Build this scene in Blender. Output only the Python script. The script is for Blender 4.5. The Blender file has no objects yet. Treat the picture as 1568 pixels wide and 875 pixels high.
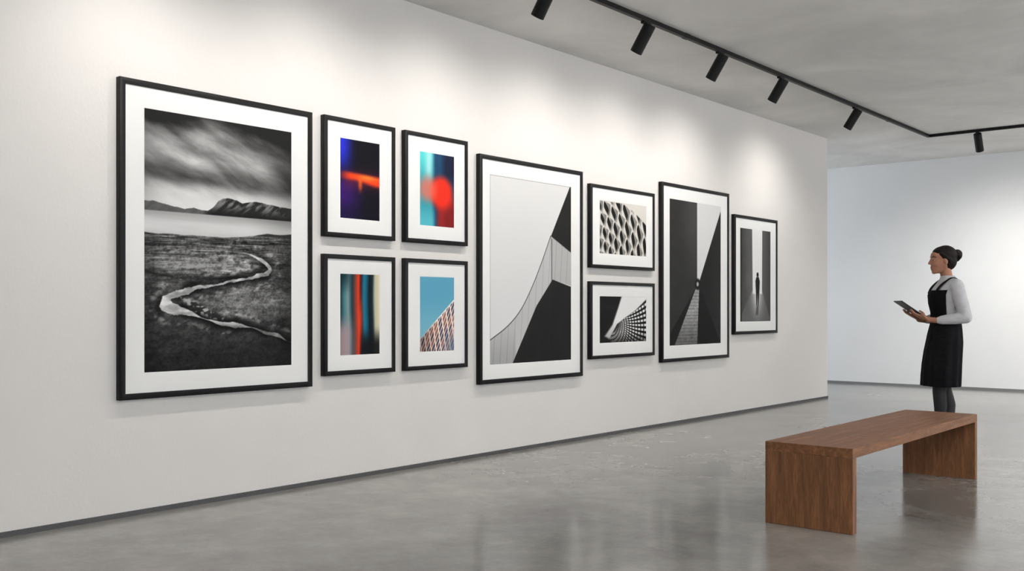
import bpy, bmesh, math, numpy as np
from mathutils import Vector, Matrix
scene = bpy.context.scene
scene.view_settings.view_transform = 'Standard'
COL = scene.collection

# ------------------------------------------------------------------ helpers
def srgb(r, g, b):
    f = lambda c: (c/12.92 if c <= .04045 else ((c+.055)/1.055)**2.4)
    return (f(r/255), f(g/255), f(b/255), 1)

def mat_new(name):
    m = bpy.data.materials.new(name); m.use_nodes = True
    nt = m.node_tree
    return m, nt, nt.nodes['Principled BSDF']

def simple_mat(name, col, rough=.5, metal=0, noise=.06, scale=40, bump=0.0, spec=.5):
    m, nt, b = mat_new(name)
    N, L = nt.nodes, nt.links
    tc = N.new('ShaderNodeTexCoord'); n = N.new('ShaderNodeTexNoise'); n.inputs['Scale'].default_value = scale
    n.inputs['Detail'].default_value = 6
    L.new(tc.outputs['Object'], n.inputs['Vector'])
    r = N.new('ShaderNodeValToRGB')
    r.color_ramp.elements[0].position = .3; r.color_ramp.elements[1].position = .7
    r.color_ramp.elements[0].color = tuple(c*(1-noise) for c in col[:3])+(1,)
    r.color_ramp.elements[1].color = tuple(min(1, c*(1+noise)) for c in col[:3])+(1,)
    L.new(n.outputs['Fac'], r.inputs['Fac']); L.new(r.outputs['Color'], b.inputs['Base Color'])
    b.inputs['Roughness'].default_value = rough; b.inputs['Metallic'].default_value = metal
    b.inputs['Specular IOR Level'].default_value = spec
    if bump:
        bp = N.new('ShaderNodeBump'); bp.inputs['Strength'].default_value = bump; bp.inputs['Distance'].default_value = .01
        L.new(n.outputs['Fac'], bp.inputs['Height']); L.new(bp.outputs['Normal'], b.inputs['Normal'])
    return m

def obj_from_bm(bm, name, mats=(), smooth=False):
    me = bpy.data.meshes.new(name); bm.to_mesh(me); bm.free()
    o = bpy.data.objects.new(name, me); COL.objects.link(o)
    for m in mats: me.materials.append(m)
    if smooth: me.polygons.foreach_set('use_smooth', [True]*len(me.polygons))
    return o

def bm_box(bm, lo, hi, mi=0, bevel=0):
    lo, hi = Vector(lo), Vector(hi)
    M = Matrix.Translation((lo+hi)/2) @ Matrix.Diagonal((*(hi-lo), 1))
    r = bmesh.ops.create_cube(bm, size=1, matrix=M)
    fs = set(f for v in r['verts'] for f in v.link_faces)
    for f in fs: f.material_index = mi
    if bevel:
        es = list(set(e for v in r['verts'] for e in v.link_edges))
        bmesh.ops.bevel(bm, geom=es, offset=bevel, segments=2, affect='EDGES', profile=.5)
def box(name, lo, hi, mat, bevel=0, parent=None):
    bm = bmesh.new(); bm_box(bm, lo, hi, 0, bevel)
    o = obj_from_bm(bm, name, [mat])
    if parent: o.parent = parent
    return o
def empty(name, loc=(0,0,0), rz=0):
    e = bpy.data.objects.new(name, None); e.location = loc; e.rotation_euler = (0,0,rz); COL.objects.link(e); return e

# ------------------------------------------------------------------ surface materials
def plaster(name, c1, c2, scale=.5, bump=.05, rough=.85, contrast=(.3,.7)):
    m, nt, b = mat_new(name); N, L = nt.nodes, nt.links
    tc = N.new('ShaderNodeTexCoord')
    n1 = N.new('ShaderNodeTexNoise'); n1.inputs['Scale'].default_value = scale; n1.inputs['Detail'].default_value = 9; n1.inputs['Roughness'].default_value = .62
    n1.inputs['Distortion'].default_value = .6
    n2 = N.new('ShaderNodeTexNoise'); n2.inputs['Scale'].default_value = 55; n2.inputs['Detail'].default_value = 5
    L.new(tc.outputs['Object'], n1.inputs['Vector']); L.new(tc.outputs['Object'], n2.inputs['Vector'])
    r = N.new('ShaderNodeValToRGB'); r.color_ramp.elements[0].position = contrast[0]; r.color_ramp.elements[1].position = contrast[1]
    r.color_ramp.elements[0].color = c1; r.color_ramp.elements[1].color = c2
    L.new(n1.outputs['Fac'], r.inputs['Fac']); L.new(r.outputs['Color'], b.inputs['Base Color'])
    b.inputs['Roughness'].default_value = rough; b.inputs['Specular IOR Level'].default_value = .25
    bp = N.new('ShaderNodeBump'); bp.inputs['Strength'].default_value = bump; bp.inputs['Distance'].default_value = .01
    L.new(n2.outputs['Fac'], bp.inputs['Height']); L.new(bp.outputs['Normal'], b.inputs['Normal'])
    return m

M_wall = plaster('painted_plaster', srgb(226,223,220), srgb(234,231,228), .45, .1)
M_wall_far = plaster('painted_plaster_far', srgb(236,238,240), srgb(242,244,246), .5, .05)
M_ceil = plaster('trowelled_ceiling', srgb(212,211,209), srgb(232,231,229), .7, .1, .8, (.36,.64))

def floor_mat():
    m, nt, b = mat_new('polished_concrete'); N, L = nt.nodes, nt.links
    tc = N.new('ShaderNodeTexCoord')
    def noise(s, d, ro=.6, dist=0):
        n = N.new('ShaderNodeTexNoise'); n.inputs['Scale'].default_value = s; n.inputs['Detail'].default_value = d
        n.inputs['Roughness'].default_value = ro; n.inputs['Distortion'].default_value = dist
        L.new(tc.outputs['Object'], n.inputs['Vector']); return n
    a = noise(.6, 8, .62, .6); c = noise(2.6, 11, .68, .2); f = noise(30, 6, .7)
    def ramp(n, p0, p1, c0, c1):
        r = N.new('ShaderNodeValToRGB'); r.color_ramp.elements[0].position = p0; r.color_ramp.elements[1].position = p1
        r.color_ramp.elements[0].color = c0; r.color_ramp.elements[1].color = c1; L.new(n.outputs['Fac'], r.inputs['Fac']); return r
    r1 = ramp(a, .32, .68, srgb(122,120,117), srgb(156,154,150))
    r2 = ramp(c, .32, .68, (.76,.76,.76,1), (1.14,1.14,1.13,1))
    r3 = ramp(f, .3, .7, (.93,.93,.93,1), (1.06,1.06,1.06,1))
    m1 = N.new('ShaderNodeMix'); m1.data_type='RGBA'; m1.blend_type='MULTIPLY'; m1.inputs[0].default_value = 1
    m2 = N.new('ShaderNodeMix'); m2.data_type='RGBA'; m2.blend_type='MULTIPLY'; m2.inputs[0].default_value = 1
    L.new(r1.outputs['Color'], m1.inputs[6]); L.new(r2.outputs['Color'], m1.inputs[7])
    L.new(m1.outputs[2], m2.inputs[6]); L.new(r3.outputs['Color'], m2.inputs[7])
    L.new(m2.outputs[2], b.inputs['Base Color'])
    rr = N.new('ShaderNodeMapRange'); rr.inputs['From Min'].default_value=.3; rr.inputs['From Max'].default_value=.7
    rr.inputs['To Min'].default_value=.13; rr.inputs['To Max'].default_value=.21
    L.new(a.outputs['Fac'], rr.inputs['Value']); L.new(rr.outputs['Result'], b.inputs['Roughness'])
    b.inputs['Specular IOR Level'].default_value = .6
    return m
M_floor = floor_mat()

def wood_mat(name, stretch):
    m, nt, b = mat_new(name); N, L = nt.nodes, nt.links
    tc = N.new('ShaderNodeTexCoord'); mp = N.new('ShaderNodeMapping'); mp.inputs['Scale'].default_value = stretch
    L.new(tc.outputs['Object'], mp.inputs['Vector'])
    n = N.new('ShaderNodeTexNoise'); n.inputs['Scale'].default_value = 3.0; n.inputs['Detail'].default_value = 9; n.inputs['Roughness'].default_value=.65; n.inputs['Distortion'].default_value=.9
    f = N.new('ShaderNodeTexNoise'); f.inputs['Scale'].default_value = 26; f.inputs['Detail'].default_value = 4
    L.new(mp.outputs['Vector'], n.inputs['Vector']); L.new(mp.outputs['Vector'], f.inputs['Vector'])
    r = N.new('ShaderNodeValToRGB'); e = r.color_ramp.elements
    e[0].position=.28; e[0].color=srgb(92,62,42); e[1].position=.72; e[1].color=srgb(148,102,70)
    k = e.new(.5); k.color=srgb(122,82,55)
    L.new(n.outputs['Fac'], r.inputs['Fac'])
    r2 = N.new('ShaderNodeValToRGB'); r2.color_ramp.elements[0].position=.35; r2.color_ramp.elements[0].color=(.76,.76,.76,1); r2.color_ramp.elements[1].position=.6; r2.color_ramp.elements[1].color=(1.04,1.04,1.04,1)
    L.new(f.outputs['Fac'], r2.inputs['Fac'])
    mx = N.new('ShaderNodeMix'); mx.data_type='RGBA'; mx.blend_type='MULTIPLY'; mx.inputs[0].default_value=1
    L.new(r.outputs['Color'], mx.inputs[6]); L.new(r2.outputs['Color'], mx.inputs[7]); L.new(mx.outputs[2], b.inputs['Base Color'])
    b.inputs['Roughness'].default_value=.5; b.inputs['Specular IOR Level'].default_value=.3
    bp = N.new('ShaderNodeBump'); bp.inputs['Strength'].default_value=.08; bp.inputs['Distance'].default_value=.004
    L.new(f.outputs['Fac'], bp.inputs['Height']); L.new(bp.outputs['Normal'], b.inputs['Normal'])
    return m

# ------------------------------------------------------------------ room
H = 3.37; YE = 12.52; YF = 15.23; XR = 9.5; YB = -4.0; XN = -3.2
box('floor', (XN-.3, YB-.3, -.2), (XR+.3, YF+.3, 0), M_floor)
box('ceiling', (XN-.3, YB-.3, H), (XR+.3, YF+.3, H+.2), M_ceil)
box('wall_left', (-.3, YB, 0), (0, YE, H), M_wall)
box('wall_return', (XN, YE-.3, 0), (-.3, YE, H), M_wall)
box('wall_far', (XN-.3, YF, 0), (XR+.3, YF+.3, H), M_wall_far)
box('wall_back', (-.3, YB-.3, 0), (XR+.3, YB, H), M_wall)
M_trim = simple_mat('dark_trim', srgb(84,84,85), .5, .3)
box('baseboard_left', (0, YB, 0), (.008, YE+.008, .028), M_trim)
box('baseboard_far', (XN, YF-.008, 0), (XR, YF, .032), simple_mat('grey_trim', srgb(130,132,135), .5, .2))
M_frm = simple_mat('window_aluminium', srgb(60,60,62), .4, .6)

def window_wall(wname, x, inward, y0, y1, wins, zs, zh):
    bm = bmesh.new()
    xa, xb = (x, x+.3) if inward < 0 else (x-.3, x)
    bm_box(bm, (xa, y0, 0), (xb, y1, zs)); bm_box(bm, (xa, y0, zh), (xb, y1, H))
    ys = [y0]+[v for w in wins for v in w]+[y1]
    for i in range(0, len(ys), 2):
        if ys[i+1]-ys[i] > .01: bm_box(bm, (xa, ys[i], zs), (xb, ys[i+1], zh))
    obj_from_bm(bm, wname, [M_wall])
    for (a, b_) in wins:
        bm = bmesh.new(); c = (xa+xb)/2
        for yy in (a, b_-.05, (a+b_)/2-.025): bm_box(bm, (c-.03, yy, zs), (c+.03, yy+.05, zh))
        for zz in (zs, zh-.05): bm_box(bm, (c-.03, a, zz), (c+.03, b_, zz+.05))
        global WN; WN += 1
        obj_from_bm(bm, 'window_%d' % WN, [M_frm])
        ld = bpy.data.lights.new('window_portal', 'AREA'); ld.shape='RECTANGLE'; ld.size = zh-zs; ld.size_y = b_-a
        ld.cycles.is_portal = True
        lo = bpy.data.objects.new('window_portal', ld); COL.objects.link(lo)
        lo.location = (xb+.01 if inward > 0 else xa-.01, (a+b_)/2, (zs+zh)/2)
        lo.rotation_euler = (0, -math.pi/2 if inward > 0 else math.pi/2, 0)
WN = 0
window_wall('wall_right', XR, -1, YB, YF, [(-3.2, .5), (1.5, 6.5), (7.5, 12.6)], .25, 3.1)  # right-hand windows are added out of view to let in soft fill
window_wall('wall_alcove', XN, 1, YE-.3, YF, [(12.7, 15.05)], .15, 3.2)

w = bpy.data.worlds.new('sky'); scene.world = w; w.use_nodes = True
bg = w.node_tree.nodes['Background']; bg.inputs[0].default_value = (.87, .935, 1, 1); bg.inputs[1].default_value = 2.5

# ------------------------------------------------------------------ procedural artwork (colour attributes)
def S(x, a, b):
    t = np.clip((x-a)/(b-a), 0, 1); return t*t*(3-2*t)
def _h(ix, iy, s):
    n = (ix.astype(np.int64)*374761393 + iy.astype(np.int64)*668265263 + s*982451653) & 0x7fffffff
    n = ((n ^ (n >> 13)) * 1274126177) & 0x7fffffff
    return ((n ^ (n >> 16)) & 0xffff)/65535.
def vn(x, y, s):
    ix, iy = np.floor(x), np.floor(y); fx, fy = x-ix, y-iy
    fx = fx*fx*(3-2*fx); fy = fy*fy*(3-2*fy)
    a, b, c, d = _h(ix,iy,s), _h(ix+1,iy,s), _h(ix,iy+1,s), _h(ix+1,iy+1,s)
    return (a*(1-fx)+b*fx)*(1-fy)+(c*(1-fx)+d*fx)*fy
def fbm(x, y, s=1, o=5):
    v = 0; a = .5; t = 0
    for i in range(o):
        v = v+a*vn(x*2**i, y*2**i, s+i*17); t += a; a *= .5
    return v/t
def poly(A, B, pts, asp, soft=.004):
    x, y = A, B*asp
    P = [(p[0], p[1]*asp) for p in pts]
    ins = np.zeros(A.shape, bool); d = np.full(A.shape, 9.)
    for i in range(len(P)):
        (x1,y1),(x2,y2) = P[i], P[(i+1) % len(P)]
        if y1 != y2:
            ins ^= ((y1 > y) != (y2 > y)) & (x < (x2-x1)*(y-y1)/(y2-y1)+x1)
        dx, dy = x2-x1, y2-y1; L2 = dx*dx+dy*dy+1e-12
        t = np.clip(((x-x1)*dx+(y-y1)*dy)/L2, 0, 1)
        d = np.minimum(d, np.hypot(x-x1-t*dx, y-y1-t*dy))
    return np.clip(.5+np.where(ins, d, -d)/soft, 0, 1)
def pathdist(A, B, pts, asp):
    x, y = A, B*asp; best = np.full(A.shape, 9.); wb = np.zeros(A.shape)
    for i in range(len(pts)-1):
        (x1,y1,w1),(x2,y2,w2) = pts[i], pts[i+1]; y1*=asp; y2*=asp
        dx, dy = x2-x1, y2-y1; t = np.clip(((x-x1)*dx+(y-y1)*dy)/(dx*dx+dy*dy+1e-12), 0, 1)
        d = np.hypot(x-x1-t*dx, y-y1-t*dy); wd = w1+(w2-w1)*t
        k = (d-wd) < (best-wb); best = np.where(k, d, best); wb = np.where(k, wd, wb)
    return best, wb
def catmull(pts, n=8):
    P = np.array(pts, float); out = []
    P = np.vstack([2*P[0]-P[1], P, 2*P[-1]-P[-2]])
    for i in range(1, len(P)-2):
        for k in range(n):
            t = k/n; out.append(tuple(.5*((2*P[i])+(-P[i-1]+P[i+1])*t+(2*P[i-1]-5*P[i]+4*P[i+1]-P[i+2])*t*t+(-P[i-1]+3*P[i]-3*P[i+1]+P[i+2])*t**3)))
    out.append(tuple(P[-2])); return out
def mixv(a, b, m): return a*(1-m)+b*m
def mixc(c, col, m):
    return c*(1-m[..., None])+np.array(col, float)[None, None]*m[..., None]/255.
def g3(v): return np.repeat(np.clip(v, 0, 1)[..., None], 3, 2)

def art_landscape(A, B, asp):
    # long-exposure clouds
    wx = A+.10*fbm(A*3,B*5,51,3); wy = B+.03*fbm(A*4,B*4,52,3)
    n = fbm(wx*2.0+wy*1.5, wy*9-wx*2.2, 3, 6); n2 = fbm(wx*5+1, wy*20-wx*5, 9, 5)
    env = np.interp(B, [0,.05,.11,.17,.22,.26,.30,.34,.37], [.26,.38,.54,.60,.50,.55,.80,.86,.88])
    sky = env+1.05*(n-.5)*(1-S(B,.24,.33))+.38*(n2-.5)*(1-.7*S(B,.27,.34))
    sky = sky-.26*np.exp(-((B-.235-.04*A)/.025)**2)*S(n,.3,.6)-.18*S(B,.07,0)
    sky = sky*(1-.28*S(np.hypot((A-.45)*1.0,(B-.2)*1.2),.32,.62))
    sky = sky*(1-.22*S(A,.7,1.0)*S(B,.33,.25))
    v = np.clip(sky, .12, .88)
    mt = np.interp(A, [0,.05,.1,.18,.25,.31,.36,.40,.44,.47,.50,.54,.60,.64,.68,.74,.80,.86,.93,1], [.350,.346,.352,.362,.368,.360,.368,.369,.352,.326,.314,.310,.315,.327,.320,.314,.318,.323,.327,.330]) + .005*(fbm(A*34, B*0, 5, 4)-.5)
    gul = fbm(A*34+B*60, B*26-A*5, 6, 5)
    mtx = .10+.36*S(gul,.38,.72)*S(B, .386, .325)+.05
    mtx = mixv(mtx, .30+.10*gul, S(A, .42, .36))
    mtx = mtx*(1-.3*S(B,.35,.384)*S(A,.36,.45))
    v = mixv(v, mtx, S(B, mt-.0015, mt+.0015))
    wt = .384; wb = .470-.016*S(A,.5,.8)+.006*(fbm(A*12, B*0, 8, 3)-.5)
    wat = .64+.2*S(B,.385,.43)-.05*S(B,.44,.47)+.06*(fbm(A*4, B*90, 4, 3)-.5)-.16*S(A,.65,1)
    v = mixv(v, wat, S(B, wt-.002, wt+.002))
    v = mixv(v, .17+0*v, poly(A, B+.004*(fbm(A*20,B*0,61,3)-.5), [(.69,.461),(.76,.452),(.82,.444),(.9,.446),(1.02,.438),(1.02,.48)], asp, .006))
    # grassland height field in perspective, lit from the upper left
    dep = 1/(np.maximum(B,.42)-.33)
    X = (A-.5)*dep*.55; Z = dep*1.9
    hgt = fbm(X*1.1+3, Z*1.0, 71, 6); fine = fbm(X*9, Z*7, 73, 4)
    gy = np.gradient(hgt, axis=0)*hgt.shape[0]; gx = np.gradient(hgt, axis=1)*hgt.shape[1]
    shade = np.clip(.5+(-gx*.05-gy*.018), 0, 1)
    blades = fbm(A*90, B*150, 12, 3); tuft = fbm(A*26+B*8, B*60, 14, 5)
    land = .14+.36*shade*(.55+.9*(fine-.25))+.26*(tuft-.5)+.26*(blades-.5)+.05
    mound = S(np.hypot((A-.34)/.46,(B-.565)/.075),1.0,.55)+S(np.hypot((A-.72)/.42,(B-.735)/.085),1.0,.5)
    land = land*(.78+.42*mound)
    land = land*np.interp(B,[.46,.5,.6,.72,.8,.9,1],[1.2,1.2,1.15,1.05,.88,.62,.42])
    land = land*(1-.35*S(A,.82,1))*(1-.25*S(A,.15,0))
    land = np.clip(land, .035, .62)
    v = mixv(v, land, S(B, wb-.002, wb+.003))
    for yy, a0, a1 in ((.488,.35,.95),(.505,.05,.5),(.545,.0,.45)):
        v = v*(1-.45*np.exp(-((B-yy-.01*fbm(A*6,B*0,int(yy*1000),3))/.004)**2)*S(A,a0,a0+.1)*S(A,a1,a1-.1))
    riv = catmull([(.58,.528,.000),(.66,.532,.003),(.72,.542,.007),(.79,.562,.012),(.83,.590,.018),(.79,.617,.017),(.68,.636,.010),(.5,.652,.007),(.36,.672,.012),(.22,.697,.022),(.13,.728,.038),(.17,.757,.038),(.29,.778,.014),(.38,.80,.002),(.50,.818,.013),(.60,.826,.015),(.70,.836,.002),(.80,.858,.009),(.90,.872,.012),(.96,.895,.001),(1.03,.905,.004)])
    wob = .05*(fbm(A*12,B*26,21,4)-.5)
    d, wd = pathdist(A+wob, B+wob*.35, riv, asp)
    wd = wd*(.5+.9*fbm(A*22,B*40,23,3))
    above = S(B, .50, .62)
    v = v*(1-.80*np.exp(-(np.maximum(d-wd,0)/.026)**2)*S(fbm(A*7,B*9,44,3),.2,.45)*above)
    v = v+.20*np.exp(-((d-wd-.05)/.016)**2)*S(tuft,.4,.65)*(B<.86)
    v = v*(1-.5*np.exp(-((np.hypot((A-.34)/.46,(B-.565)/.075)-1)/.06)**2)*S(tuft,.3,.55)*(B>.50))
    rocks = fbm(A*44,B*80,91,3)
    v = mixv(v, .12+.6*S(rocks,.45,.65), poly(A,B,[(.22,.712),(.30,.722),(.45,.772),(.52,.80),(.44,.80),(.30,.766)],asp,.02)*.8)
    riff = fbm(A*18,B*60,22,4)
    v = mixv(v, np.clip(.40+.66*riff,.3,.92), S(wd-d, -.002, .003)*np.interp(B,[.5,.8,.84,1],[.95,1,.65,.4]))
    return g3(v)
def art_bar(A, B, asp):
    c = np.zeros(A.shape+(3,))+np.array([10,8,20])/255.
    c = mixc(c, (38,50,225), S(A,.45,.0)*S(B,.62,.1)*.95)
    c = mixc(c, (60,20,120), S(A,.75,.1)*S(B,.35,.6)*.8)
    c = mixc(c, (120,30,60), np.exp(-((B-.5)/.11)**2)*.6*S(A,0,.2))
    top = .41+.035*A; bot = .50+.06*S(A,.3,1)
    bar = S(B,top-.03,top+.03)*S(B,bot+.04,bot-.03)*(.35+.65*S(A,.0,.3))
    c = mixc(c, (238,66,22), bar); c = mixc(c, (255,150,60), bar*np.exp(-((A-.7)/.25)**2)*S(B,.53,.46)*.7)
    st = np.exp(-(np.abs(A-.5)/.05)**2.5)*S(B,.45,.5)*S(B,.70,.55)
    c = mixc(c, (235,100,30), st*.8)
    c = mixc(c, (8,8,26), S(B,.72,.95)*.5)
    return c
def art_disc(A, B, asp):
    c = np.zeros(A.shape+(3,))+np.array([28,70,105])/255.
    c = mixc(c, (24,30,55), S(A,.55,.8)*S(B,.6,.2))
    c = mixc(c, (150,35,35), S(A,.4,.6)*S(B,.5,.7))
    c = mixc(c, (85,215,215), S(A,.46,.30)*(.6+.4*S(B,.5,0)))
    c = mixc(c, (200,235,235), np.exp(-((A-.25)/.1)**2)*.7*S(B,.5,.2))
    c = mixc(c, (90,190,205), S(B,.7,.95)*S(A,.5,.3)*.8)
    r = np.hypot(A-.62, (B-.53)*asp); c = mixc(c, (236,48,28), S(r,.44,.22)*.97)
    r2 = np.hypot(A-.22, (B-.5)*asp); c = mixc(c, (240,110,90), S(r2,.38,.1)*.75)
    c = mixc(c, (120,24,26), S(r,.32,.5)*S(A,.6,.8)*S(B,.55,.75)*.7)
    return c
def art_streaks(A, B, asp):
    x = A+.01*np.sin(B*6)
    st = [(0,(14,50,60)),(.1,(70,120,125)),(.2,(120,150,150)),(.3,(30,60,70)),(.4,(150,60,45)),(.46,(230,60,25)),(.52,(60,20,30)),(.6,(20,120,145)),(.67,(15,90,120)),(.74,(8,20,28)),(.82,(20,40,45)),(.88,(190,190,165)),(1,(225,215,180))]
    xs = [s[0] for s in st]; c = np.stack([np.interp(x, xs, [s[1][k] for s in st]) for k in range(3)], -1)/255.
    c = mixc(c, (8,10,14), S(B,.62,.9)*S(A,.45,.6)*.9)
    c = mixc(c, (185,150,155), S(B,.45,.75)*S(A,.45,.1)*.8)
    c = mixc(c, (5,30,36), S(B,.3,.0)*S(A,.4,.1)*.7)
    c = mixc(c, (225,70,40), np.exp(-((A-.5)/.06)**2)*np.exp(-((B-.55)/.25)**2)*.7)
    return c
def art_tower(A, B, asp):
    c = np.zeros(A.shape+(3,))+np.array([92,162,190])/255.
    c = mixc(c, (140,195,210), S(B,.2,.8)*.6)
    e = .83-.53*A; m = S(B, e-.006, e+.006)
    d = (B-e)*asp
    u = (A+.35*d)*8; w = d*8.0
    l1 = np.abs((u+w*.5) % 1-.5); l2 = np.abs((u-w*.5) % 1-.5)
    b = np.zeros_like(c)+np.array([140,95,85])/255.
    b = mixc(b, (50,60,85), S(np.abs(vn(np.floor(u+w*.5),np.floor(u-w*.5),5)),.25,.65)*.85)
    b = mixc(b, (205,160,135), np.maximum(S(l1,.32,.42), S(l2,.32,.42)))
    b = mixc(b, (242,232,222), np.maximum(S(l1,.40,.46), S(l2,.40,.46))*.9)
    b = mixc(b, (235,225,218), S(d,.035,.015))
    b = mixc(b, (60,95,125), S(A,.5,1)*S(B,.6,.95)*.6)
    b = b*(.75+.4*S(A,0,.6))[...,None]
    return c*(1-m[...,None])+b*m[...,None]
def art_angles(A, B, asp):
    v = .87+.02*B
    v = mixv(v, .11+.04*fbm(A*9,B*9,2,4), poly(A,B,[(1.0,0.0),(.985,0.0),(.73,.30),(1.0,.385),(1.01,.3)],asp))
    outer = catmull([(.73,.295),(.62,.44),(.5,.58),(.36,.71),(.2,.8),(-.01,.875)],6)
    inner = [(.25,1.01),(.40,.85),(.55,.69),(.755,.54)]
    lines = np.abs(((A*1.0+B*.12)*13) % 1-.5)
    band = .76-.12*S(lines,.44,.49)-.05*(A>.73)-.1*S(B,.75,1)*(A<.3)
    v = mixv(v, band, poly(A,B,outer+[(-.01,1.01)]+inner+[(1.01,.575),(1.01,.385)],asp))
    v = mixv(v, .2+0*v, S(.006-np.abs(A-.745),0,.004)*(B>.31)*(B<.55))
    dk = .10+.03*fbm(A*12,B*5,7,4)+.03*S(np.abs(((A)*7)%1-.5),.47,.5)
    v = mixv(v, dk, poly(A,B,inner+[(1.01,.58),(1.01,1.01)],asp))
    ol,_ = pathdist(A,B,[(p[0],p[1],0) for p in outer],asp); v = mixv(v,.15+0*v,S(.006-ol,0,.004)*.8)
    edge = np.minimum(np.minimum(A,1-A),np.minimum(B,1-B)*asp); v = mixv(v,.6+0*v,S(edge,.006,.002)*(v>.5))
    return g3(v)
def art_cells(A, B, asp):
    x = A; y = B*asp
    R = np.hypot(x+.55, y-1.15); th = np.arctan2(y-1.15, x+.55)
    u = (th*7.0); w = (R*6.4)
    p = u+w*.55; q = w-u*.35
    iq = np.floor(q); p2 = p+.5*(iq % 2); fp = p2 % 1-.5; fq = q % 1-.5
    fr = fp+fq*.55
    rd = (np.abs(fr)**1.25*1.75+np.abs(fq)**1.25*1.25)
    sz = .47+.10*(_h(np.floor(p2), iq, 4)-.5)
    hole = S(sz-rd, -.06, .04)
    inner = .07+.45*S(fp-fq,.0,.42)*S(sz-rd,.3,.0)
    v = .88-.34*S(fp+fq*.6,-.1,.5)*(1-hole)-.05*fbm(x*20,y*20,3,3)
    v = mixv(v, inner, hole)
    edge = .02+.85*np.clip(A-.45,0,1)**1.4
    v = mixv(.85+0*v, v, S(B, edge-.015, edge+.005))
    c = g3(v); return c*np.array([1,.98,.95])
def art_fan(A, B, asp):
    v = .05+.05*fbm(A*4,B*4,3,3)
    white = poly(A,B,[(.10,.86),(.26,.62),(.38,.25),(.46,-.02),(1.02,-.02),(1.02,.05),(.75,.32),(.5,.5),(.36,.62),(.2,.92)],asp,.03)
    v = mixv(v, .92-.2*S(B,.5,.9), white)
    fx, fy = A-.30, (.62-B)*asp*-1
    fr = np.hypot(fx, fy+.05); ft = np.arctan2(fy+.05, fx)
    fan = poly(A,B,[(.36,.60),(.5,.5),(.75,.32),(1.02,.04),(1.02,1.02),(.25,1.02),(.2,.92)],asp,.01)
    ln = S(np.sin(ft*70+fr*12),-.35,.35)*.85+.05
    ln = ln*S(np.sin(fr**.7*110-ft*9),-1.0,-.3)
    v = mixv(v, ln*S(fr,.02,.2)*(1-.6*S(B,.75,1.05)), fan)
    return g3(v)
def art_canyon(A, B, asp):
    v = .15+.09*S(A,.1,.5)*S(B,.7,.1)+.04*fbm(A*8,B*14,2,5)
    v = mixv(v, .86+0*v, poly(A,B,[(.52,-.01),(1.01,-.01),(1.01,.02),(.56,.56),(.52,.56)],asp,.006))
    v = mixv(v, .07+.05*S(A,.6,1.0)+.03*fbm(A*10,B*16,5,4), poly(A,B,[(1.01,.03),(.56,.56),(.58,.62),(1.01,1.01)],asp))
    fl = poly(A,B,[(.50,.60),(.56,.60),(.52,1.01),(.08,1.01)],asp)
    br = .5+.2*fbm(A*30,B*60,8,3)-.22*S(np.abs((B*44)%1-.5),.38,.48)
    v = mixv(v, br*(1-.35*S(B,.75,1)), fl)
    v = mixv(v, .05+0*v, poly(A,B,[(.56,.60),(.52,1.01),(1.01,1.01),(.6,.62)],asp))
    v = mixv(v, .05+0*v, poly(A,B,[(.50,.60),(.08,1.01),(-.01,1.01),(-.01,.93)],asp)*.8)
    r = np.hypot(A-.53,(B-.575)*asp); v = mixv(v, .05+0*v, S(r,.07,.04)); v = mixv(v,.7+0*v,S(r,.03,.015))
    return g3(v)
def art_corridor(A, B, asp):
    v = .32+.06*fbm(A*5,B*7,3,4)-.12*S(A,.34,0)
    v = mixv(v, .24+.1*S(A,1,.7), poly(A,B,[(.72,-.01),(1.01,-.01),(1.01,1.01),(.70,.74)],asp))
    flo = .36+.5*np.exp(-((A-.55)/.17)**2)*S(B,1.08,.66)
    v = mixv(v, flo, poly(A,B,[(.40,.66),(.71,.66),(1.01,1.01),(-.01,1.01),(-.01,.96)],asp,.02))
    v = mixv(v, .92+0*v, poly(A,B,[(.38,-.01),(.72,-.01),(.71,.70),(.40,.70)],asp,.02))
    v = mixv(v, .12+0*v, poly(A,B,[(-.01,-.01),(.05,-.01),(.05,1.01),(-.01,1.01)],asp))
    fig = poly(A,B,[(.525,.515),(.60,.515),(.635,.56),(.62,.68),(.60,.82),(.575,.82),(.565,.70),(.55,.82),(.52,.82),(.505,.68),(.49,.56)],asp,.015)
    fig = np.maximum(fig, S(np.hypot(A-.562,(B-.49)*asp),.042,.03))
    v = mixv(v, .04+0*v, fig)
    v = mixv(v, .12+0*v, poly(A,B,[(.52,.82),(.61,.82),(.58,.93),(.50,.93)],asp,.03)*.55)
    return g3(v)

def print_mat():
    m, nt, b = mat_new('photo_paper'); N, L = nt.nodes, nt.links
    a = N.new('ShaderNodeVertexColor'); a.layer_name = 'ink'
    L.new(a.outputs['Color'], b.inputs['Base Color']); b.inputs['Roughness'].default_value=.6; b.inputs['Specular IOR Level'].default_value=.12
    return m
M_print = print_mat()
M_frame = simple_mat('black_stained_frame', srgb(24,24,25), .5, 0, .1, 60, spec=.2)
M_mat = simple_mat('white_mat_board', srgb(241,241,240), .9, 0, .01, 200, spec=.1)

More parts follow.
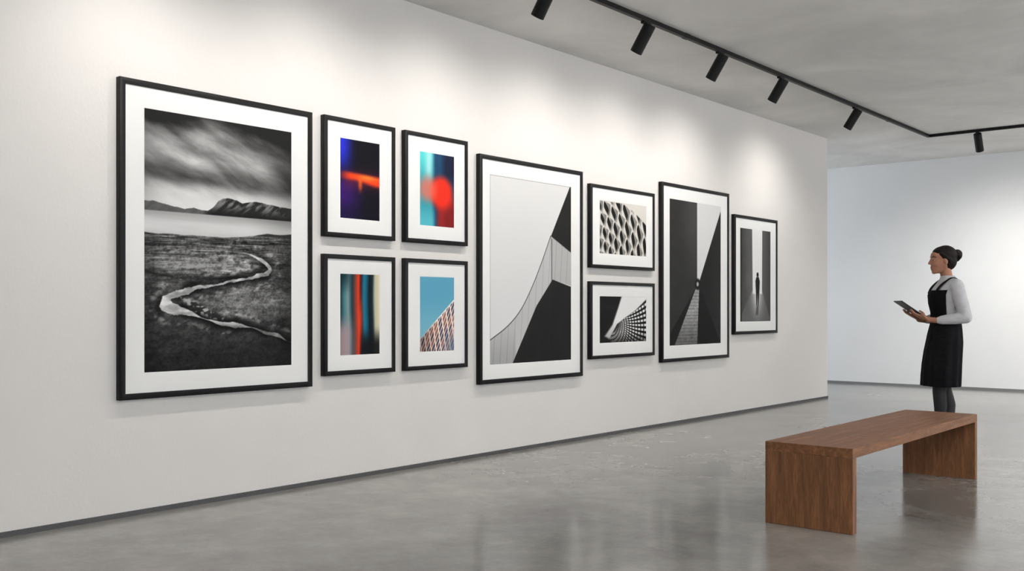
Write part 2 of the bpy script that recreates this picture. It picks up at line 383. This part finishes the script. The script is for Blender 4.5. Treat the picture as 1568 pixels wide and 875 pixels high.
def picture(name, y0, y1, z0, z1, iy0, iy1, iz0, iz1, fn, bw=.032, nx=150):
    D = .04
    V = []; F = []; MI = []
    def ring(lst):
        base = len(V)
        for (a,b,c,d,x) in lst: V.extend([(x,a,c),(x,b,c),(x,b,d),(x,a,d)])
        for i in range(len(lst)-1):
            for k in range(4):
                p = base+4*i; F.append((p+k, p+(k+1)%4, p+4+(k+1)%4, p+4+k))
        return base
    def ins(x, o): return (y0+o, y1-o, z0+o, z1-o, x)
    ring([ins(.001,.05),ins(.001,0), ins(D-.0015,0), ins(D,.0015), ins(D,bw-.0015), ins(D-.0015,bw), ins(.030,bw)]); MI += [0]*(len(F)-len(MI))
    e = .004
    ring([ins(.032,bw-.001), (iy0-e, iy1+e, iz0-e, iz1+e, .032), (iy0, iy1, iz0, iz1, .030)]); MI += [1]*(len(F)-len(MI))
    asp = (iz1-iz0)/(iy1-iy0); ny = int(nx*asp)
    A, B = np.meshgrid(np.linspace(0,1,nx+1), np.linspace(0,1,ny+1))
    C = np.clip(fn(A, B, asp), 0, 1)
    C = np.where(C <= .04045, C/12.92, ((C+.055)/1.055)**2.4)
    base = len(V)
    Y = iy0+(iy1-iy0)*A; Z = iz1-(iz1-iz0)*B
    G = np.stack([np.full(Y.size,.0300), Y.ravel(), Z.ravel()], 1)
    allv = np.vstack([np.array(V), G])
    idx = base+np.arange((nx+1)*(ny+1)).reshape(ny+1, nx+1)
    Q = np.stack([idx[1:,:-1].ravel(), idx[1:,1:].ravel(), idx[:-1,1:].ravel(), idx[:-1,:-1].ravel()], 1)
    allf = np.vstack([np.array(F), Q])
    me = bpy.data.meshes.new(name)
    org = np.array([0,(y0+y1)/2,(z0+z1)/2])
    me.vertices.add(len(allv)); me.vertices.foreach_set('co', (allv-org).ravel())
    me.loops.add(allf.size); me.loops.foreach_set('vertex_index', allf.ravel().astype(np.int32))
    me.polygons.add(len(allf)); me.polygons.foreach_set('loop_start', np.arange(0, allf.size, 4, dtype=np.int32))
    for m in (M_frame, M_mat, M_print): me.materials.append(m)
    me.polygons.foreach_set('material_index', np.array(MI+[2]*len(Q), dtype=np.int32))
    me.update(calc_edges=True)
    at = me.color_attributes.new('ink', 'FLOAT_COLOR', 'POINT')
    cc = np.ones((len(allv),4)); cc[base:,:3] = C.reshape(-1,3)
    at.data.foreach_set('color', cc.ravel())
    me.validate()
    o = bpy.data.objects.new(name, me); o.location = org; COL.objects.link(o)
    return o

picture('framed_landscape_photo', 2.786,4.109,.650,2.430, 2.936,3.947,.797,2.280, art_landscape, .034, 340)
picture('framed_abstract_print', 4.206,4.843,1.634,2.434, 4.349,4.700,1.765,2.300, art_bar, .03, 90)
picture('framed_abstract_print.001', 4.938,5.597,1.634,2.434, 5.094,5.452,1.765,2.300, art_disc, .03, 90)
picture('framed_abstract_print.002', 4.206,4.843,.711,1.518, 4.349,4.700,.843,1.390, art_streaks, .03, 90)
picture('framed_tower_photo', 4.938,5.597,.711,1.518, 5.094,5.452,.843,1.390, art_tower, .03, 180)
picture('framed_architecture_photo', 5.732,7.086,.567,2.360, 5.862,6.923,.717,2.212, art_angles, .034, 260)
picture('framed_architecture_photo.001', 7.204,8.267,1.524,2.272, 7.355,8.126,1.658,2.139, art_cells, .03, 180)
picture('framed_architecture_photo.002', 7.204,8.267,.707,1.402, 7.355,8.126,.848,1.270, art_fan, .03, 220)
picture('framed_architecture_photo.003', 8.398,9.778,.629,2.406, 8.556,9.602,.791,2.253, art_canyon, .034, 200)
picture('framed_corridor_photo', 9.900,10.970,.875,2.197, 10.05,10.80,1.016,2.056, art_corridor, .034, 140)

# ------------------------------------------------------------------ bench
bench = empty('wooden_bench', (3.015, 6.095, 0))
M_wy = wood_mat('walnut_long_grain', (9, .7, 9)); M_wz = wood_mat('walnut_upright_grain', (9, 9, .8))
def bench_part(name, lo, hi, m):
    bm = bmesh.new(); bm_box(bm, lo, hi, 0, .003); o = obj_from_bm(bm, name, [m]); o.parent = bench
bench_part('seat', (-.24,-1.105,.388), (.24,1.105,.44), M_wy)
bench_part('leg_1', (-.24,-1.105,0), (.24,-1.053,.388), M_wz)
bench_part('leg_2', (-.24,1.053,0), (.24,1.105,.388), M_wz)

# ------------------------------------------------------------------ track and spots
M_blk = simple_mat('black_powder_coat', srgb(22,22,23), .5, .2, .1, 80, spec=.3)
TX, TY = 1.10, 13.06
bm = bmesh.new()
bm_box(bm, (TX-.018, YB+.6, H-.035), (TX+.018, TY+.018, H), 0, .002)
bm_box(bm, (TX+.018, TY-.018, H-.035), (8.9, TY+.018, H), 0, .002)
for yy in (1.0, 7.0, 11.6): bm_box(bm, (TX-.021, yy, H-.037), (TX+.021, yy+.07, H))
obj_from_bm(bm, 'ceiling_light_track', [M_blk])
m, nt, b = mat_new('lamp_lens'); b.inputs['Emission Color'].default_value=(1,.95,.88,1); b.inputs['Emission Strength'].default_value=6; b.inputs['Base Color'].default_value=(.8,.8,.8,1)
M_lens = m
def spot(x, y, aim, tilt, power, size=134):
    """aim: unit horizontal direction, tilt from vertical"""
    d = Vector((aim[0]*math.sin(tilt), aim[1]*math.sin(tilt), -math.cos(tilt)))
    rot = d.to_track_quat('-Z', 'Y').to_matrix().to_4x4()
    bm = bmesh.new()
    bm_box(bm, (-.016,-.05,-.052), (.016,.05,-.036), 0, .002)
    bmesh.ops.create_cone(bm, cap_ends=True, segments=16, radius1=.009, radius2=.009, depth=.06, matrix=Matrix.Translation((0,0,-.08)))
    piv = Vector((0,0,-.115))
    R, Lb, La = .047, .065, .165
    M = Matrix.Translation(piv) @ rot
    prof = [(0,Lb),(R-.004,Lb),(R,Lb-.004),(R,.012),(R-.002,.010),(R,.008),(R,-La+.003),(R-.003,-La),(R-.008,-La),(R-.010,-La+.02),(0,-La+.02)]
    n = 32; rings = []
    for (r, z) in prof:
        if r == 0: rings.append([bm.verts.new(M @ Vector((0,0,z)))])
        else: rings.append([bm.verts.new(M @ Vector((r*math.cos(2*math.pi*k/n), r*math.sin(2*math.pi*k/n), z))) for k in range(n)])
    for i in range(len(rings)-1):
        a, c = rings[i], rings[i+1]
        for k in range(n):
            k2 = (k+1) % n
            if len(a) == 1: f = bm.faces.new((a[0], c[k2], c[k]))
            elif len(c) == 1: f = bm.faces.new((a[k], a[k2], c[0])); f.material_index = 1
            else: f = bm.faces.new((a[k], a[k2], c[k2], c[k]))
            f.smooth = False
    bmesh.ops.create_uvsphere(bm, u_segments=16, v_segments=8, radius=.014, matrix=Matrix.Translation((0,0,-.075)))
    bmesh.ops.recalc_face_normals(bm, faces=bm.faces)
    o = obj_from_bm(bm, 'track_spotlight', [M_blk, M_lens]); o.location = (x, y, H)
    ld = bpy.data.lights.new('beam', 'SPOT'); ld.energy = power; ld.spot_size = math.radians(size); ld.spot_blend = 1
    ld.shadow_soft_size = .035; ld.color = (1, .955, .90)
    lo = bpy.data.objects.new('beam', ld); COL.objects.link(lo); lo.parent = o
    lo.matrix_local = Matrix.Translation(piv+d*(La+.012)) @ rot
for y in (2.8,4.02,5.23,6.44,7.60,8.78,10.62,):
    spot(TX, y, (-1,0), math.radians(34), 45)
for x in (1.69,3.4,5.1,6.8):
    spot(x, TY, (0,1), math.radians(28), 165)

# added out-of-view fill: hanging linear uplights that brighten the ceiling
for y in (-1.5, 3.0, 7.5, 12.0):
    bm = bmesh.new(); L_ = 3.2
    for a, b_ in (((-.09,-L_/2,0),(.09,L_/2,.012)), ((-.09,-L_/2,.012),(-.08,L_/2,.07)), ((.08,-L_/2,.012),(.09,L_/2,.07)), ((-.08,-L_/2,.012),(.08,-L_/2+.01,.07)), ((-.08,L_/2-.01,.012),(.08,L_/2,.07))):
        bm_box(bm, a, b_)
    for yy in (-1.2, 1.2): bmesh.ops.create_cone(bm, cap_ends=True, segments=8, radius1=.003, radius2=.003, depth=H-2.6, matrix=Matrix.Translation((0,yy,(H-2.6)/2)))
    o = obj_from_bm(bm, 'pendant_uplight', [M_blk]); o.location = (6.4, y, 2.6)
    ld = bpy.data.lights.new('uplight_strip', 'AREA'); ld.shape='RECTANGLE'; ld.size=.15; ld.size_y=L_-.1; ld.energy=175; ld.color=(1,.965,.92)
    lo = bpy.data.objects.new('uplight_strip', ld); COL.objects.link(lo); lo.parent=o; lo.location=(0,0,.068); lo.rotation_euler=(math.pi,0,0)

# ------------------------------------------------------------------ woman
ang = math.atan2(-.60, -.80)
woman = empty('standing_woman', (2.593, 8.646, 0), ang)
def ell(bm, c, r, ry=0, sub=3):
    M = Matrix.Translation(c) @ Matrix.Rotation(ry, 4, 'Y') @ Matrix.Diagonal((*r, 1))
    bmesh.ops.create_icosphere(bm, subdivisions=sub, radius=1, matrix=M)
def limb(bm, pts):
    for (p, r) in pts: ell(bm, p, (r,r,r), 0, 2)
    for i in range(len(pts)-1):
        (p1,r1),(p2,r2) = pts[i], pts[i+1]; p1, p2 = Vector(p1), Vector(p2); d = p2-p1
        q = d.to_track_quat('Z','Y').to_matrix().to_4x4()
        bmesh.ops.create_cone(bm, cap_ends=True, segments=20, radius1=r1, radius2=r2, depth=d.length, matrix=Matrix.Translation((p1+p2)/2) @ q)
def loft(bm, rings, n=40, fold=0, nf=11, a0=None, a1=None, thick=0):
    if a0 is None:
        R = []
        for i, (z, cx, rx, ry) in enumerate(rings):
            L = []
            for k in range(n):
                t = 2*math.pi*k/n; f = 1+fold*(1-i/(len(rings)-1))*math.sin(nf*t+.7*math.sin(3*t))
                L.append(bm.verts.new((cx+rx*f*math.cos(t), ry*f*math.sin(t), z)))
            R.append(L)
        for i in range(len(R)-1):
            for k in range(n): bm.faces.new((R[i][k], R[i][(k+1)%n], R[i+1][(k+1)%n], R[i+1][k]))
        bm.faces.new(list(reversed(R[0]))); bm.faces.new(R[-1])
    else:
        O, I = [], []
        for (z, cx, rx, ry) in rings:
            o_, i_ = [], []
            for k in range(n+1):
                t = a0+(a1-a0)*k/n
                o_.append(bm.verts.new((cx+(rx+thick)*math.cos(t), (ry+thick)*math.sin(t), z)))
                i_.append(bm.verts.new((cx+rx*math.cos(t), ry*math.sin(t), z)))
            O.append(o_); I.append(i_)
        m_ = len(rings)
        for i in range(m_-1):
            for k in range(n):
                bm.faces.new((O[i][k],O[i][k+1],O[i+1][k+1],O[i+1][k])); bm.faces.new((I[i][k+1],I[i][k],I[i+1][k],I[i+1][k+1]))
            bm.faces.new((O[i][0],O[i+1][0],I[i+1][0],I[i][0])); bm.faces.new((O[i+1][n],O[i][n],I[i][n],I[i+1][n]))
        for k in range(n):
            bm.faces.new((O[0][k+1],O[0][k],I[0][k],I[0][k+1])); bm.faces.new((O[-1][k],O[-1][k+1],I[-1][k+1],I[-1][k]))
def fused(bm, name, mats, voxel=.006, it=4, clampz=False):
    o = obj_from_bm(bm, name+'_src', [])
    md = o.modifiers.new('r', 'REMESH'); md.mode='VOXEL'; md.voxel_size = voxel; md.use_smooth_shade = True
    sm = o.modifiers.new('s', 'SMOOTH'); sm.factor=.5; sm.iterations = it
    dg = bpy.context.evaluated_depsgraph_get(); dg.update()
    me = bpy.data.meshes.new_from_object(o.evaluated_get(dg)); me.name = name
    bpy.data.objects.remove(o)
    me.materials.clear()
    for m in mats: me.materials.append(m)
    if clampz:
        for v in me.vertices: v.co.z = max(v.co.z, .001)
    me.polygons.foreach_set('use_smooth', [True]*len(me.polygons))
    q = bpy.data.objects.new(name, me); COL.objects.link(q); q.parent = woman
    return q
M_skin = simple_mat('skin', srgb(168,120,97), .55, 0, .05, 30, spec=.3)
M_tight = simple_mat('black_tights', srgb(24,23,26), .7, 0, .1, 60)
M_blouse = simple_mat('white_blouse', srgb(204,204,208), .85, 0, .06, 22, .9, spec=.2)
M_dress = simple_mat('black_apron_dress', srgb(18,18,21), .9, 0, .15, 20, .8, spec=.15)
M_hair = simple_mat('dark_hair', srgb(24,18,16), .6, 0, .3, 60, .4, spec=.2)
M_shoe = simple_mat('black_leather', srgb(16,16,17), .35)
M_eye = simple_mat('eye_white', srgb(190,184,178), .3); M_iris = simple_mat('iris', srgb(34,22,16), .2)
M_lip = simple_mat('lips', srgb(146,86,78), .5); M_tab = simple_mat('tablet_shell', srgb(44,45,48), .35, .4); M_scr = simple_mat('tablet_glass', srgb(20,22,26), .08)

TOR = [(.78,-.005,.115,.16),(.86,-.015,.122,.172),(.93,-.022,.12,.17),(1.0,-.027,.102,.148),(1.07,-.03,.09,.128),(1.13,-.03,.094,.132),(1.2,-.027,.108,.145),(1.27,-.027,.113,.152),(1.33,-.042,.095,.162),(1.375,-.052,.07,.135),(1.405,-.05,.052,.075),(1.425,-.045,.045,.052)]
E = Vector((.15,0,1.075)); td = Vector((.826,0,.563)); tn = Vector((-.563,0,.826))
def TP(s, l, h): return E+td*s+tn*h+Vector((0,l,0))
SH = {1:Vector((-.055,.165,1.345)), -1:Vector((-.055,-.165,1.345))}
EL = {1:Vector((-.105,.215,1.085)), -1:Vector((-.085,-.215,1.09))}
WR = {1:Vector((.09,.135,1.06)), -1:Vector((.095,-.135,1.06))}
def hand(bm, s):
    w_ = WR[s]; y = s
    pc = TP(.035, .098*y, -.028)
    limb(bm, [(w_,.023),(w_.lerp(pc,.55),.024)])
    kn = [TP(.085,.100*y,-.020), TP(.080,.082*y,-.021), TP(.070,.064*y,-.021), TP(.056,.048*y,-.020)]
    for k_ in kn: limb(bm, [(w_.lerp(pc,.35),.019),(k_,.0115)])
    ln = [.068,.074,.068,.054]; sp = [(1,.0),(1,-.18),(.95,-.35),(.88,-.55)]
    for k_, L_, (a_, b_) in zip(kn, ln, sp):
        dr = (td*a_+Vector((0,b_*y,0))).normalized()
        p1 = k_+dr*L_*.45-tn*.004; p2 = p1+dr*L_*.32+tn*.003; p3 = p2+dr*L_*.25+tn*.007
        limb(bm, [(k_,.0098),(p1,.0088),(p2,.0082),(p3,.0068)])
    limb(bm, [(w_.lerp(pc,.6)+Vector((0,.008*y,0)),.015),(TP(.040,.122*y,-.006),.0115),(TP(.068,.118*y,.012),.0098),(TP(.092,.098*y,.0145),.0085)])
bm = bmesh.new()
loft(bm, TOR)
for s in (1,-1):
    limb(bm, [((-.05,.07*s,1.365),.045),(SH[s],.047),(SH[s].lerp(EL[s],.5),.041),(EL[s],.034),(EL[s].lerp(WR[s],.3),.035),(WR[s],.0225)])
    hand(bm, s)
for s, f in ((1,.055),(-1,-.075)):
    limb(bm, [((-.015,.085*s,.86),.088),((f*.4,.085*s,.68),.076),((f*.8+.01,.08*s,.48),.053),((f-.012,.08*s,.35),.051),((f-.01,.078*s,.22),.040),((f-.012,.077*s,.09),.031),((f+.0,.077*s,.05),.034)])
    limb(bm, [((f,.077*s,.05),.028),((f+.13,.085*s,.032),.024)])
limb(bm, [((-.05,0,1.36),.053),((-.035,0,1.43),.046),((-.022,0,1.49),.047)])
ell(bm, (-.012,0,1.585), (.094,.074,.092))
ell(bm, (.022,0,1.545), (.073,.063,.087))
ell(bm, (.038,0,1.500), (.056,.050,.050), .2)
limb(bm, [((-.005,.048,1.508),.020),((.035,.034,1.478),.019),((.066,.008,1.463),.018),((.066,-.008,1.463),.018),((.035,-.034,1.478),.019),((-.005,-.048,1.508),.020)])
ell(bm, (.062,0,1.595), (.030,.052,.040))
limb(bm, [((.088,0,1.575),.008),((.099,0,1.548),.0095),((.107,0,1.534),.0105)])
for s in (1,-1):
    ell(bm, (.098,.010*s,1.531), (.009,.008,.007))
    ell(bm, (.050,.036*s,1.530), (.034,.024,.034))
    ell(bm, (.073,.031*s,1.5665), (.0145,.017,.0075), .3)
    ell(bm, (-.004,.075*s,1.548), (.016,.007,.028), .15)
ell(bm, (.077,0,1.500), (.017,.024,.016))
body = fused(bm, 'body', [M_skin, M_tight], .005, 4)
for p in body.data.polygons:
    if p.center.z < 1.0: p.material_index = 1
bm = bmesh.new(); bm2 = bmesh.new()
for s in (1,-1):
    ell(bm, (.0760,.031*s,1.559), (.0105,.0115,.0065)); ell(bm2, (.0835,.033*s,1.559), (.0045,.0055,.0058))
o = obj_from_bm(bm, 'eyes', [M_eye], True); o.parent = woman
o = obj_from_bm(bm2, 'irises', [M_iris], True); o.parent = woman
bm = bmesh.new()
for s in (1,-1): limb(bm, [((.0895,.014*s,1.584),.0028),((.085,.034*s,1.589),.0032),((.068,.051*s,1.583),.002)])
o = obj_from_bm(bm, 'eyebrows', [M_hair], True); o.parent = woman
bm = bmesh.new(); ell(bm, (.0870,0,1.5045), (.0085,.020,.0042)); ell(bm, (.0850,0,1.4960), (.009,.017,.0048))
o = obj_from_bm(bm, 'lips', [M_lip], True); o.parent = woman
bm = bmesh.new()
ell(bm, (-.026,0,1.598), (.096,.083,.088)); ell(bm, (-.050,0,1.555), (.066,.076,.080))
ell(bm, (.016,0,1.635), (.066,.062,.040), .35)
for s in (1,-1): limb(bm, [((.03,.064*s,1.612),.012),((-.0,.074*s,1.590),.013),((-.035,.072*s,1.56),.017)])
limb(bm, [((-.085,0,1.59),.040),((-.115,0,1.605),.038)])
ell(bm, (-.122,0,1.608), (.040,.045,.044)); limb(bm, [((-.105,.03,1.63),.018),((-.13,.035,1.59),.018),((-.12,.0,1.565),.018),((-.13,-.035,1.60),.018)])
fused(bm, 'hair_bun', [M_hair], .005, 2)
bm = bmesh.new()
loft(bm, [(z,cx,rx+.010,ry+.012) for (z,cx,rx,ry) in TOR[3:10]]+[(1.41,-.048,.060,.080),(1.432,-.042,.055,.060)], 48, .012, 9)
for s in (1,-1):
    limb(bm, [((-.05,.07*s,1.362),.050),(SH[s],.056),(SH[s].lerp(EL[s],.5),.054),(EL[s]+Vector((-.006,0,0)),.048),(EL[s].lerp(WR[s],.4),.046),(EL[s].lerp(WR[s],.85),.036)])
    limb(bm, [(EL[s].lerp(WR[s],.84),.031),(EL[s].lerp(WR[s],.93),.030)])
fused(bm, 'blouse', [M_blouse], .006, 3)
bm = bmesh.new()
loft(bm, [(.515,.012,.150,.200),(.6,.008,.150,.200),(.7,.002,.148,.196),(.8,-.008,.144,.192),(.88,-.018,.138,.188),(.95,-.023,.130,.176),(1.0,-.027,.122,.165),(1.06,-.03,.112,.150),(1.085,-.03,.110,.148)], 96, .035, 11)
fused(bm, 'skirt', [M_dress], .006, 2)
bm = bmesh.new()
loft(bm, [(1.07,-.03,.104,.142),(1.13,-.03,.108,.146),(1.2,-.027,.122,.160),(1.27,-.027,.127,.164),(1.31,-.035,.118,.166)], 30, a0=-1.15, a1=1.15, thick=.008)
loft(bm, [(1.055,-.03,.113,.152),(1.10,-.03,.108,.148)], 48, a0=-math.pi, a1=math.pi-.001, thick=.008)
o = obj_from_bm(bm, 'apron_bib', [M_dress], True); o.parent = woman
for s in (1,-1):
    pts = catmull([(.083,.078*s,1.285),(.058,.084*s,1.333),(.012,.088*s,1.378),(-.048,.090*s,1.412),(-.100,.086*s,1.382),(-.140,.07*s,1.29),(-.146,.04*s,1.18),(-.138,.01*s,1.09)], 6)
    bm = bmesh.new(); pv = None
    for i, p in enumerate(pts):
        q = Vector(pts[min(i+1,len(pts)-1)])-Vector(pts[max(i-1,0)]); sd = Vector((0,1,0)); up = q.normalized().cross(sd)*-1
        P_ = Vector(p); r_ = [bm.verts.new(P_+sd*a+up*c) for a, c in ((-.019,-.004),(.019,-.004),(.019,.004),(-.019,.004))]
        if pv:
            for k in range(4): bm.faces.new((pv[k],pv[(k+1)%4],r_[(k+1)%4],r_[k]))
        else: bm.faces.new(r_)
        pv = r_
    bm.faces.new(pv); bmesh.ops.recalc_face_normals(bm, faces=bm.faces)
    o = obj_from_bm(bm, 'apron_strap_%d' % (1 if s > 0 else 2), [M_dress], False); o.parent = woman
bm = bmesh.new()
for s, f in ((1,.055),(-1,-.075)):
    y = .077*s
    ell(bm, (f-.01,y,.035), (.045,.036,.040)); ell(bm, (f+.05,y+.003*s,.026), (.085,.037,.030)); ell(bm, (f+.125,y+.008*s,.022), (.062,.040,.024))
    bmesh.ops.create_cube(bm, size=1, matrix=Matrix.Translation((f-.015,y,.012)) @ Matrix.Diagonal((.06,.055,.024,1)))
fused(bm, 'shoes', [M_shoe], .005, 3, True)
bm = bmesh.new(); Mx = Matrix.Identity(4)
Mx.col[0][:3] = td; Mx.col[1][:3] = (0,1,0); Mx.col[2][:3] = tn; Mx.translation = TP(.13,0,0)
bm_box(bm, (-.13,-.10,-.0045), (.13,.10,.0045), 0, .003); bm_box(bm, (-.122,-.092,.0045), (.122,.092,.0052), 1)
bmesh.ops.transform(bm, matrix=Mx, verts=bm.verts)
o = obj_from_bm(bm, 'tablet', [M_tab, M_scr]); o.parent = woman

# ------------------------------------------------------------------ camera
cd = bpy.data.cameras.new('camera'); cam = bpy.data.objects.new('camera', cd); COL.objects.link(cam)
cd.lens = 35; cd.sensor_width = 36; cd.shift_y = .0235
cam.location = (5.19, 0, 1.15); cam.rotation_euler = (math.pi/2, 0, math.radians(40.09))
scene.camera = cam
